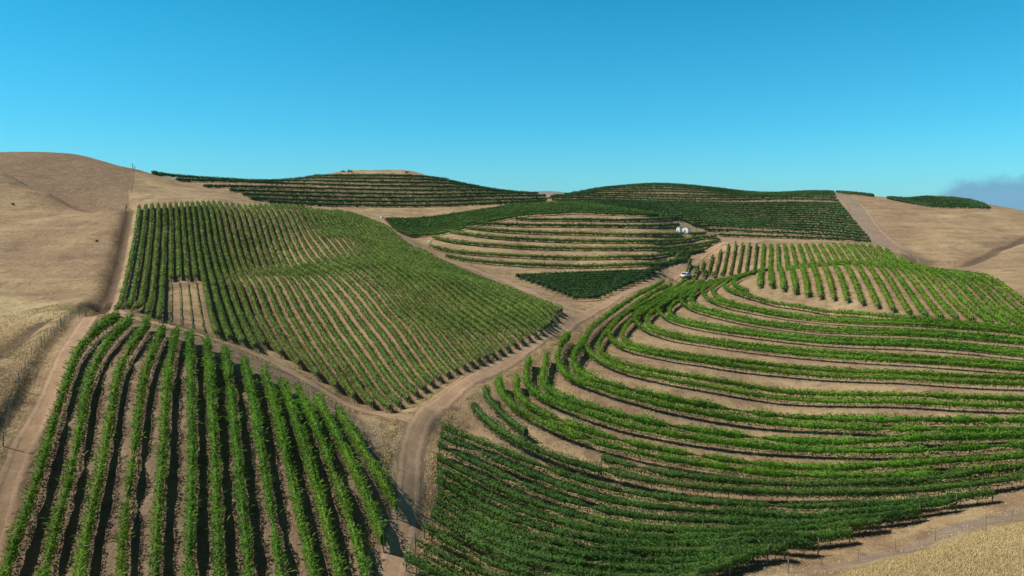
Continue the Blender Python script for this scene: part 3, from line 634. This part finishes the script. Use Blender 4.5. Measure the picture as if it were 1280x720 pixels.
# ------------------------------------------------------------------ roads
def road_mat():
    m, nt, b = newmat('dirt_road_surface'); g = nd(nt, 'ShaderNodeNewGeometry'); pos = g.outputs['Position']
    uv = nd(nt, 'ShaderNodeUVMap'); sx = nd(nt, 'ShaderNodeSeparateXYZ'); nt.links.new(uv.outputs[0], sx.inputs[0])
    a = mth(nt, 'ABSOLUTE', mth(nt, 'SUBTRACT', sx.outputs[0], .5))   # 0 centre .. .5 edge
    n2 = noise(nt, pos, .6, 5, .6); n3 = noise(nt, pos, 3, 4, .6)
    aw = mth(nt, 'ADD', a, mth(nt, 'MULTIPLY', mth(nt, 'SUBTRACT', n2, .5), .12))
    rut = mth(nt, 'SUBTRACT', 1.0, ramp(nt, mth(nt, 'ABSOLUTE', mth(nt, 'SUBTRACT', aw, .2)), .02, .09))
    c = mix(nt, ramp(nt, n2, .3, .7), (.315,.205,.125), (.40,.275,.17))
    c = mix(nt, mth(nt, 'MULTIPLY', rut, .5), c, (.42,.3,.21))
    c = mix(nt, mth(nt, 'MULTIPLY', ramp(nt, n3, .45, .7), .5), c, (.22,.145,.095))
    c = mix(nt, mth(nt, 'MULTIPLY', ramp(nt, noise(nt, pos, .22, 5, .65), .46, .62), .5), c, (.24,.16,.105))
    nt.links.new(c, b.inputs['Base Color']); b.inputs['Roughness'].default_value = .95; b.inputs['Specular IOR Level'].default_value = .1
    bp = nd(nt, 'ShaderNodeBump'); bp.inputs['Strength'].default_value = .4; bp.inputs['Distance'].default_value = .06
    nt.links.new(mth(nt, 'SUBTRACT', n3, rut), bp.inputs['Height']); nt.links.new(bp.outputs[0], b.inputs['Normal'])
    tr = nd(nt, 'ShaderNodeBsdfTransparent'); mx = nd(nt, 'ShaderNodeMixShader')
    nt.links.new(ramp(nt, mth(nt, 'ADD', a, mth(nt, 'MULTIPLY', mth(nt, 'SUBTRACT', n2, .5), .35)), .24, .38), mx.inputs[0])
    nt.links.new(b.outputs[0], mx.inputs[1]); nt.links.new(tr.outputs[0], mx.inputs[2]); nt.links.new(mx.outputs[0], nt.nodes['Material Output'].inputs['Surface']); return m
M_ROAD = road_mat()
def road(name, pts, wid, y0=40, y1=500, lift=.05, world=None):
    c = world if world is not None else trace(pts, y0, y1, 6)
    c = resample(c, .5 if c[:, 1].max() < 140 else 1.0); K_ = 13; w = np.linspace(-.5, .5, K_)
    t = np.gradient(c, axis=0); t /= np.hypot(t[:, 0], t[:, 1])[:, None]; nn = np.stack([-t[:, 1], t[:, 0]], 1)
    X = c[:, None, 0]+nn[:, None, 0]*w[None]*wid; Y = c[:, None, 1]+nn[:, None, 1]*w[None]*wid
    zz = gz(X.ravel(), Y.ravel())+lift*.5+.00012*Y.ravel(); V = np.column_stack([X.ravel(), Y.ravel(), zz])
    R_ = len(c); Q = ((np.arange(R_-1)[:, None]*K_+np.arange(K_-1)[None])[..., None]+np.array([0, K_, K_+1, 1])).reshape(-1, 4)[:, ::-1]
    m = mesh_np(name, V, Q, M_ROAD, True)
    uvl = m.uv_layers.new(name='UVMap'); vi = Q.ravel(); uvl.data.foreach_set('uv', np.column_stack([(vi % K_)/(K_-1), (vi//K_)*.1]).astype(np.float32).ravel())
    o = link(name, m); tag(o, kind='structure'); return o
road('dirt_road', [(478,760),(490,715),(508,650),(516,600),(511,550),(527,520),(570,487),(640,447),(700,412),(780,368),(815,352)], 3.9, 40, 230)
road('dirt_road_upper', [(800,358),(838,345),(868,326),(890,311),(905,302)], 6, 140, 330, .07)
road('dirt_lane', [(475,276),(495,290),(520,309),(560,326),(610,343),(655,361),(695,382),(735,392)], 6, 120, 320, .07)
road('left_track', None, 3.2, world=resample(TRACK, .5))
road('block_track', [(128,384),(160,396),(200,405),(250,419),(310,440),(360,464),(410,492),(450,512),(490,522),(515,525)], 3.0, 65, 125, .06)
road('hill_road', [(905,303),(950,303),(1000,303.5),(1050,304.5),(1100,310)], 9, 270, 330, .1)
road('ridge_track', [(700,248.5),(760,247.8),(830,249.5),(900,249),(960,247),(1040,248)], 4, 380, 480, .12)
road('pasture_path', [(1075,254),(1085,266),(1098,285),(1120,305),(1150,325)], 2.5, 250, 460, .1)
road('saddle_track', [(655,252),(675,248),(690,244)], 8, 380, 470, .1)

# ------------------------------------------------------------------ dry grass (stuff)
def grass_mat():
    m, nt, b = newmat('dry_grass_blade'); g = nd(nt, 'ShaderNodeNewGeometry')
    c = mix(nt, g.outputs['Random Per Island'], (.44,.33,.15), (.58,.46,.22)); nt.links.new(c, b.inputs['Base Color']); b.inputs['Roughness'].default_value = .8; return m
M_GRASS = grass_mat()
def tufts(name, X, Y, h, wv, seed):
    r = np.random.default_rng(seed); N = len(X); zz = gz(X, Y); a = r.random(N)*2*PI; hh = h*r.uniform(.5, 1.3, N); ww = wv*r.uniform(.6, 1.3, N)
    lx = r.normal(.25, .35, N)*hh; ly = r.normal(0, .3, N)*hh; cx, cy = np.cos(a)*ww, np.sin(a)*ww
    V = np.stack([np.column_stack([X-cx, Y-cy, zz-.05]), np.column_stack([X+cx, Y+cy, zz-.05]), np.column_stack([X+cx*.5+lx, Y+cy*.5+ly, zz+hh]), np.column_stack([X-cx*.3+lx, Y-cy*.3+ly, zz+hh*.92])], 1).reshape(-1, 3)
    o = link(name, mesh_np(name, V, np.arange(len(V)).reshape(-1, 4), M_GRASS)); return o
def scatter(N, x0, x1, y0, y1, seed, keep):
    r = np.random.default_rng(seed); X = r.uniform(x0, x1, N); Y = r.uniform(y0, y1, N); k = keep(X, Y, r); return X[k], Y[k]
pm = [wp(1040,730,54)[:2], wp(1190,690,55.5)[:2], wp(1300,662,56)[:2]]
X, Y = scatter(300000, 20, 66, 38, 64, 3, lambda x, y, r: (y < np.interp(x, [pm[0][0], pm[1][0], pm[2][0]], [pm[0][1]+1.5, pm[1][1]+3, pm[2][1]+3.5])) & (vnoise(x, y, 1.5, 8) > .1))
tag(tufts('dry_grass', X, Y, .16, .02, 5), 'dry golden grass on the mound at the lower right corner', 'grass', kind='stuff')
def bankkeep(x, y, r):
    d, s = pdist(x, y, TRACK); return ((s > 0) & (d > 2.7) & (d < 16)) & (r.random(len(x)) < np.clip(1.2-d/16, .1, 1)) & (vnoise(x, y, 2, 9) > .3)
X, Y = scatter(200000, -75, -30, 46, 112, 4, bankkeep)
tag(tufts('dry_grass', X, Y, .13, .024, 6), 'tall dry grass on the bank beside the left track', 'grass', kind='stuff')
dkeep = lambda x, y, r: np.array([kd.find((a_, b_, 0))[2] > 1.0 for a_, b_ in zip(x, y)]) & (vnoise(x, y, 3, 12) > .45)
def nearroad(x, y, r):
    k = dkeep(x, y, r); return k
ROADS = [resample(trace([(478,760),(490,715),(508,650),(516,600),(511,550),(527,520),(570,487),(640,447),(700,412),(780,368),(815,352)], 40, 230, 6), 1.5), resample(trace([(128,384),(160,396),(200,405),(250,419),(310,440),(360,464),(410,492),(450,512),(490,522),(515,525)], 65, 125, 6), 1.5)]
def keep3(x, y, r):
    k = nearroad(x, y, r)
    for R_ in ROADS: k &= pdist(x, y, R_)[0] > 1.7
    return k & (pdist(x, y, TRACK)[0] > 1.7)
X, Y = scatter(60000, -25, 75, 48, 125, 14, keep3)
tag(tufts('dry_grass', X, Y, .12, .035, 7), 'short dry grass scattered over the bare strips by the road', 'grass', kind='stuff')

vx, vy = [], []
for R_, hw in ((ROADS[0], 1.9), (ROADS[1], 1.5)):
    r_ = np.random.default_rng(77); q = resample(R_, .05); nn_ = np.gradient(q, axis=0); nn_ = np.stack([-nn_[:, 1], nn_[:, 0]], 1)/np.hypot(nn_[:, 0], nn_[:, 1])[:, None]
    for s_ in (-1, 1):
        for rep in range(6):
            o_ = q+nn_*(s_*(hw+np.abs(r_.normal(0, .55, len(q)))))[:, None]; k_ = vnoise(o_[:, 0], o_[:, 1], 1.3, 40) > .48; vx.append(o_[k_, 0]); vy.append(o_[k_, 1])
tag(tufts('dry_grass', np.concatenate(vx), np.concatenate(vy), .15, .03, 31), 'scruffy dry verge grass along the edges of the dirt roads', 'grass', kind='stuff')
# ------------------------------------------------------------------ fences
def fence(pts_w, spacing, h, label, big=5):
    p = resample(pts_w, spacing); z = gz(p[:, 0], p[:, 1]); o = empty('fence', (p[0, 0], p[0, 1], z[0])); tag(o, label, 'fence')
    mt = [MB().tube((0,0,-.3), (0,0,h), .03, .025, 6).mesh('post', M_POST), MB().tube((0,0,-.3), (0,0,h*1.2), .06, .055, 8).mesh('post', M_POST)]
    for i in range(len(p)):
        q = link('post', mt[1 if i % big == 0 else 0], o); q.location = (p[i, 0]-p[0, 0], p[i, 1]-p[0, 1], z[i]-z[0]); q.rotation_euler = (random.uniform(-.07, .07), random.uniform(-.07, .07), 0)
    m = MB()
    for hh in (.5, 1.0):
        for i in range(len(p)-1): m.tube((p[i, 0]-p[0, 0], p[i, 1]-p[0, 1], z[i]-z[0]+hh), (p[i+1, 0]-p[0, 0], p[i+1, 1]-p[0, 1], z[i+1]-z[0]+hh), .004, None, 3)
    m.build('wire', M_WIRE, o)
fence(cast(crom([(4,560),(16,508),(36,452),(52,434),(66,418),(82,404),(100,399),(119,391)]), 60, 125, Hf), 1.9, 1.15, 'weathered wood and wire fence along the bank at the left', 6)
fence(cast(crom([(119,391),(134,362),(146,318),(152,288),(160,255),(166,232),(167,212)]), 95, 330, Hf), 3.5, 1.2, 'fence line climbing the dry hill left of the domed vineyard', 5)
fence(cast(crom([(985,718),(1023,713),(1083,698),(1142,684),(1189,671),(1233,662),(1290,646)]), 56, 90, Hf), 3.6, 1.25, 'sparse thin post fence behind the dry mound at the lower right', 9)
fence(cast([(1205,347),(1245,368),(1282,392)], 120, 230, Hf), 4, 1.2, 'thin post fence beyond the upper right vine block', 4)

# ------------------------------------------------------------------ sheds, truck, machinery
def at(u, v, y0=40, y1=560): 
    q = cast([(u, v)], y0, y1, Hf)[0]; return (q[0], q[1], float(gz(np.array([q[0]]), np.array([q[1]]))[0]))
def shed(u, v, w, d, h, rz, label):
    o = empty('shed', at(u, v, 290, 345), rz); tag(o, label, 'shed', 'white sheds by the road')
    b_ = MB(); t = .12
    dw = w*.12
    prof = [(-w/2,0),(-dw,0),(-dw,h*.38),(dw,h*.38),(dw,0),(w/2,0),(w/2,h*.72),(0,h),(-w/2,h*.72)]
    b_.prism(prof, -d/2, -d/2+t); b_.prism([(-w/2,0),(w/2,0),(w/2,h*.72),(0,h),(-w/2,h*.72)], d/2-t, d/2)
    b_.box(-w/2, -w/2+t, -d/2+t+.003, d/2-t-.003, 0, h*.71); b_.box(w/2-t, w/2, -d/2+t+.003, d/2-t-.003, 0, h*.71)
    b_.build('wall', M_WHITE, o)
    r_ = MB(); 
    for s_ in (-1, 1):
        r_.prism([(0, h+.02), (s_*(w/2+.18), h*.7+.0), (s_*(w/2+.18), h*.7+.07), (0, h+.1)][::s_], -d/2-.12, d/2+.12)
    r_.build('roof', M_ROOF, o)
    MB().box(-dw+.02, dw-.02, -d/2+.2, -d/2+.25, .02, h*.37).build('door', M_DARK, o)
    MB().box(-.12, .12, -d/2-.015, -d/2+.04, h*.62, h*.7).build('vent', M_DARK, o)
shed(857.5, 290.5, 2.8, 2.6, 2.5, -.62, 'small white gabled shed with dark doorway, the right one of two')
shed(849, 289.8, 1.6, 2.1, 2.3, -.75, 'smaller white shed turned away, left of the gabled one')
def pickup(u, v, rz):
    o = empty('pickup_truck', at(u, v, 200, 300), rz); tag(o, 'white pickup truck parked on the dirt road beside the vine rows', 'truck')
    L, w = 5.3, 1.9   # x forward
    b_ = MB(); b_.prism([(-L/2,.45),(L/2-.1,.45),(L/2,.6),(L/2-.05,.95),(L/2-1.1,1.08),(-L/2,1.08)], -w/2, w/2); body = b_.build('body', M_CARW, o, .05)
    c = MB().prism([(-.95,1.0),(1.45,1.0),(.75,1.72),(-.75,1.75)], -w/2+.08, w/2-.08).build('cab', M_CARW, o, .04)
    MB().box(-L/2+.12, -1.02, -w/2+.12, w/2-.12, 1.0, 1.10).build('bed_liner', M_DARK, o)
    for s_ in (-1, 1):
        y0_ = s_*(w/2-.08)
        for x0_, x1_ in ((-.72,.0),(.06,1.1)):
            MB().prism([(x0_,1.12),(x1_,1.12),(min(x1_, .68),1.6),(x0_+.05,1.62)], min(y0_, y0_+s_*.02), max(y0_, y0_+s_*.02)).build('side_window', M_GLASS, c)
    MB().prism([(1.40,1.10),(1.46,1.10),(.86,1.66),(.80,1.66)], -w/2+.2, w/2-.2).build('windshield', M_GLASS, c)
    MB().prism([(-.97,1.12),(-.90,1.12),(-.74,1.66),(-.80,1.66)], -w/2+.25, w/2-.25).build('rear_window', M_GLASS, c)
    for x_ in (-1.65, 1.7):
        for s_ in (-1, 1):
            t_ = MB().tube((x_, s_*(w/2-.22), .38), (x_, s_*(w/2+.02), .38), .38, None, 18).build('wheel', M_TYRE, o)
            MB().tube((x_, s_*(w/2+.005), .38), (x_, s_*(w/2+.03), .38), .2, None, 14).build('rim', M_RIM, t_)
    for s_ in (-1, 1):
        MB().box(L/2-.06, L/2+.01, s_*.72-.16, s_*.72+.16, .72, .88).build('headlight', M_RIM, o)
        MB().box(-L/2-.02, -L/2+.03, s_*.85-.07, s_*.85+.07, .7, 1.0).build('tail_light', M_ORANGE, o)
    MB().box(L/2-.08, L/2+.08, -w/2+.05, w/2-.05, .42, .6).build('front_bumper', M_RIM, o, .02)
pickup(857, 347, math.radians(232))
def tank(u, v, r, h, label, y0=200, y1=480, mat=M_WHITE):
    o = empty('water_tank', at(u, v, y0, y1)); tag(o, label, 'tank')
    MB().tube((0,0,-.1), (0,0,h*.85), r, None, 20).tube((0,0,h*.85), (0,0,h), r, r*.35, 20).build('tank_body', mat, o)
    MB().tube((0,0,h), (0,0,h+.12), r*.3, None, 12).build('lid', M_DARK, o)
tank(477, 273, .5, 1.0, 'small white water tank at the saddle behind the domed slope')
tank(537, 302.5, .4, .5, 'low white valve tank at the left foot of the middle hill')
tank(773, 301.5, .4, .45, 'low white valve tank between the middle hill rows')
def tractor(u, v, rz, mat, label, y0, y1, sc=1.0):
    o = empty('tractor', at(u, v, y0, y1), rz); o.scale = (sc,)*3; tag(o, label, 'tractor')
    MB().box(.2, 1.9, -.35, .35, .7, 1.35, .05).build('hood', mat, o, .04)
    MB().box(-.9, .2, -.5, .5, .65, 1.1).build('chassis', mat, o, .03)
    MB().box(-.8, -.2, -.28, .28, 1.1, 1.3).build('seat', M_DARK, o)
    cnp = MB()
    for x_ in (-.85, .1):
        for y_ in (-.5, .5): cnp.tube((x_, y_, 1.0), (x_, y_, 2.2), .035)
    cnp.box(-1.05, .3, -.65, .65, 2.2, 2.28).build('canopy', mat, o)
    for s_ in (-1, 1):
        t_ = MB().tube((-.55, s_*.55, .7), (-.55, s_*.95, .7), .7, None, 18).build('rear_wheel', M_TYRE, o); MB().tube((-.55, s_*.94, .7), (-.55, s_*.98, .7), .35, None, 12).build('rim', mat, t_)
        t_ = MB().tube((1.5, s_*.45, .42), (1.5, s_*.7, .42), .42, None, 16).build('front_wheel', M_TYRE, o); MB().tube((1.5, s_*.69, .42), (1.5, s_*.73, .42), .2, None, 12).build('rim', mat, t_)
    MB().tube((1.2, .2, 1.3), (1.2, .2, 1.9), .04).build('exhaust', M_DARK, o)
tractor(828, 273.3, .2, M_ORANGE, 'orange tractor parked at the top of the middle hill above the sheds', 300, 345, 1.0)
tractor(837, 273.8, 2.6, M_STEEL, 'dull grey tractor just right of the orange one', 300, 345, .95)
def trailer(u, v, rz, label, y0, y1, mat):
    o = empty('trailer', at(u, v, y0, y1), rz); tag(o, label, 'trailer')
    MB().box(-1.6, 1.6, -.8, .8, .6, .75).build('deck', mat, o)
    MB().box(-1.3, .9, -.6, .6, .75, 1.5, .1).build('load', mat, o, .05)
    MB().tube((1.6, 0, .6), (2.5, 0, .45), .05).build('drawbar', M_STEEL, o)
    for s_ in (-1, 1): MB().tube((-.3, s_*.82, .35), (-.3, s_*1.02, .35), .35, None, 16).build('wheel', M_TYRE, o)
trailer(846, 275.5, .4, 'dark farm trailer right of the two tractors', 300, 345, M_DARK)
trailer(509, 216.9, .1, 'blue grey trailer on the bare top of the far left hill', 430, 470, M_BLUE)
tractor(437, 215.6, .1, M_BLUE, 'faded blue tractor on the bare top of the far left hill', 430, 470, .9)
tractor(429, 216, 3.0, M_STEEL, 'grey tractor at the left end of the bare hilltop', 430, 470, .7)
def pole(u, v, h, label, y0, y1):
    o = empty('utility_pole', at(u, v, y0, y1)); tag(o, label, 'pole', 'poles on the skyline')
    MB().tube((0,0,-.5), (0,0,h), .13, .09, 8).build('mast', M_POST, o); MB().box(-.5, .5, -.06, .06, h-.5, h-.38).build('crossbar', M_POST, o)
pole(166, 212, 2.6, 'short pole on the skyline at the left fence line, taller one', 290, 335)
pole(168.5, 212.5, 1.8, 'shorter pole right beside the taller skyline pole', 290, 335)
pole(1227, 256, 2.6, 'lone pole on the far right skyline', 390, 450)
def shrub(u, v, y0, y1, r, label, seed):
    o = empty('shrub', at(u, v, y0, y1)); tag(o, label, 'shrub', 'shrubs on the dry hill'); q = np.random.default_rng(seed); N = 260
    d = q.normal(0, 1, (N, 3)); d /= np.linalg.norm(d, axis=1)[:, None]; c = d*r*q.uniform(.4, 1, (N, 1))*np.array([1, 1, .7])+np.array([0, 0, r*.6]); a = np.cross(d, q.normal(0, 1, (N, 3))); a /= np.linalg.norm(a, axis=1)[:, None]; b_ = np.cross(a, d); s_ = r*.22
    link('foliage', mesh_np('foliage', np.stack([c-a*s_, c-b_*s_, c+a*s_, c+b_*s_], 1).reshape(-1, 3), np.arange(N*4).reshape(-1, 4), FOL['dark']), o)
    MB().tube((0,0,-.1), (0,0,r*.6), .06, .03).build('stem', M_TRUNK, o)
shrub(16, 255, 180, 240, .42, 'small dark shrub on the left dry hillside, the leftmost', 1)
shrub(121, 301, 140, 190, .33, 'small dark shrub on the left dry hillside near the fence', 2)

# distant hills beyond the saddle
def far_hills():
    xs = np.linspace(-2600, 2600, 160); rows_ = []
    for k, yy in enumerate((5200, 5600, 6200, 7000)):
        prof = (30+120*vnoise(xs, xs*0+k*3, 1500, 21)+45*vnoise(xs, xs*0, 400, 22))*(0, .75, 1.25, 0)[k]*np.clip(1.25-np.abs(xs)/2100, 0, 1)+(-70 if k in (0, 3) else 0)
        rows_.append(np.column_stack([xs, np.full(len(xs), yy)+200*vnoise(xs, xs*0, 700, 5), prof+10*(k in (1, 2))]))
    V = np.concatenate(rows_); K_ = len(xs); Q = ((np.arange(3)[:, None]*K_+np.arange(K_-1)[None])[..., None]+np.array([0, 1, K_+1, K_])).reshape(-1, 4)
    o = link('distant_hills', mesh_np('distant_hills', V, Q, simple('far_dry_hill', (.14,.16,.15), .95, 0, .1, .002), True)); tag(o, kind='structure')
far_hills()

hm = bpy.data.materials.new('thin_air_haze'); hm.use_nodes = True; hn = hm.node_tree; hn.nodes.clear()
ho = hn.nodes.new('ShaderNodeOutputMaterial'); hv_ = hn.nodes.new('ShaderNodeVolumePrincipled'); hv_.inputs['Density'].default_value = .00003; hv_.inputs['Color'].default_value = (.72,.86,1,1); hn.links.new(hv_.outputs[0], ho.inputs['Volume'])
hb = MB().box(-18500, 18500, -400, 8500, -75, 260).build('haze', hm); tag(hb, kind='stuff')

# ------------------------------------------------------------------ light and sky
EL, AZ = math.radians(51), math.radians(-97)     # azimuth measured from +Y towards +X
ts = Vector((math.sin(AZ)*math.cos(EL), math.cos(AZ)*math.cos(EL), math.sin(EL)))
sl = bpy.data.lights.new('sun', 'SUN'); sl.energy = 4.9; sl.angle = math.radians(.5); sl.color = (1, .94, .86)
so = bpy.data.objects.new('sun', sl); C.objects.link(so); so.rotation_euler = ts.to_track_quat('Z', 'Y').to_euler()
wd = bpy.data.worlds.new('World'); S.world = wd; wd.use_nodes = True; nt = wd.node_tree; bg = nt.nodes['Background']
sk = nd(nt, 'ShaderNodeTexSky'); sk.sky_type = 'NISHITA'; sk.sun_disc = False; sk.sun_elevation = EL; sk.sun_rotation = AZ; sk.altitude = 300; sk.air_density = 1.3; sk.dust_density = .3; sk.ozone_density = 1.2
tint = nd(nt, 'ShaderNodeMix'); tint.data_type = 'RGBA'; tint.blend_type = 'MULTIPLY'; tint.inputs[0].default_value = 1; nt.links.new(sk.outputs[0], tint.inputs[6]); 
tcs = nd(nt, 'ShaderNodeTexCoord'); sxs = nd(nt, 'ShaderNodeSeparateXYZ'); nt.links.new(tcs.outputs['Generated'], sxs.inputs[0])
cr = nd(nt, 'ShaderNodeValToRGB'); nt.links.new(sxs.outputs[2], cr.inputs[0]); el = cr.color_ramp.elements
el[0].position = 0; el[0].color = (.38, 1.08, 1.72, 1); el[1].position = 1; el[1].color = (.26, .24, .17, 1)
for p_, c_r in ((.12, (.18, 1.02, 1.46)), (.28, (.065, .97, 1.25)), (.48, (.2, .32, .27))): e_ = el.new(p_); e_.color = (*c_r, 1)  # sky above the view made dim and neutral to cut ambient fill in shadows
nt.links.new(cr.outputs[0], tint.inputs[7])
# low smoky cloud bank on the right horizon
tc = nd(nt, 'ShaderNodeTexCoord'); sx = nd(nt, 'ShaderNodeSeparateXYZ'); nt.links.new(tc.outputs['Generated'], sx.inputs[0])
azn = mth(nt, 'ARCTAN2', sx.outputs[0], sx.outputs[1]); cn = noise(nt, tc.outputs['Generated'], 20, 8, .65)
top = mth(nt, 'ADD', mth(nt, 'MULTIPLY', ramp(nt, azn, .47, .57), .05), mth(nt, 'MULTIPLY', mth(nt, 'SUBTRACT', cn, .5), .042))
cl = ramp(nt, mth(nt, 'SUBTRACT', top, sx.outputs[2]), -.003, .013)
cl = mth(nt, 'MULTIPLY', cl, ramp(nt, azn, .49, .55)); cl = mth(nt, 'MULTIPLY', cl, .92)
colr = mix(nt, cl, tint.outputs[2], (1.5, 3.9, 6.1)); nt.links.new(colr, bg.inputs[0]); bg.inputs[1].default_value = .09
S.view_settings.view_transform = 'Standard'; S.view_settings.look = 'None'; S.view_settings.exposure = .14; S.view_settings.gamma = 1
S.render.engine = 'CYCLES'
S.cycles.max_bounces = 4; S.cycles.diffuse_bounces = 2; S.cycles.transparent_max_bounces = 6
print('ROWS', NROW[0], 'OBJS', len(bpy.data.objects), 'POLYS', sum(len(m.polygons) for m in bpy.data.meshes))
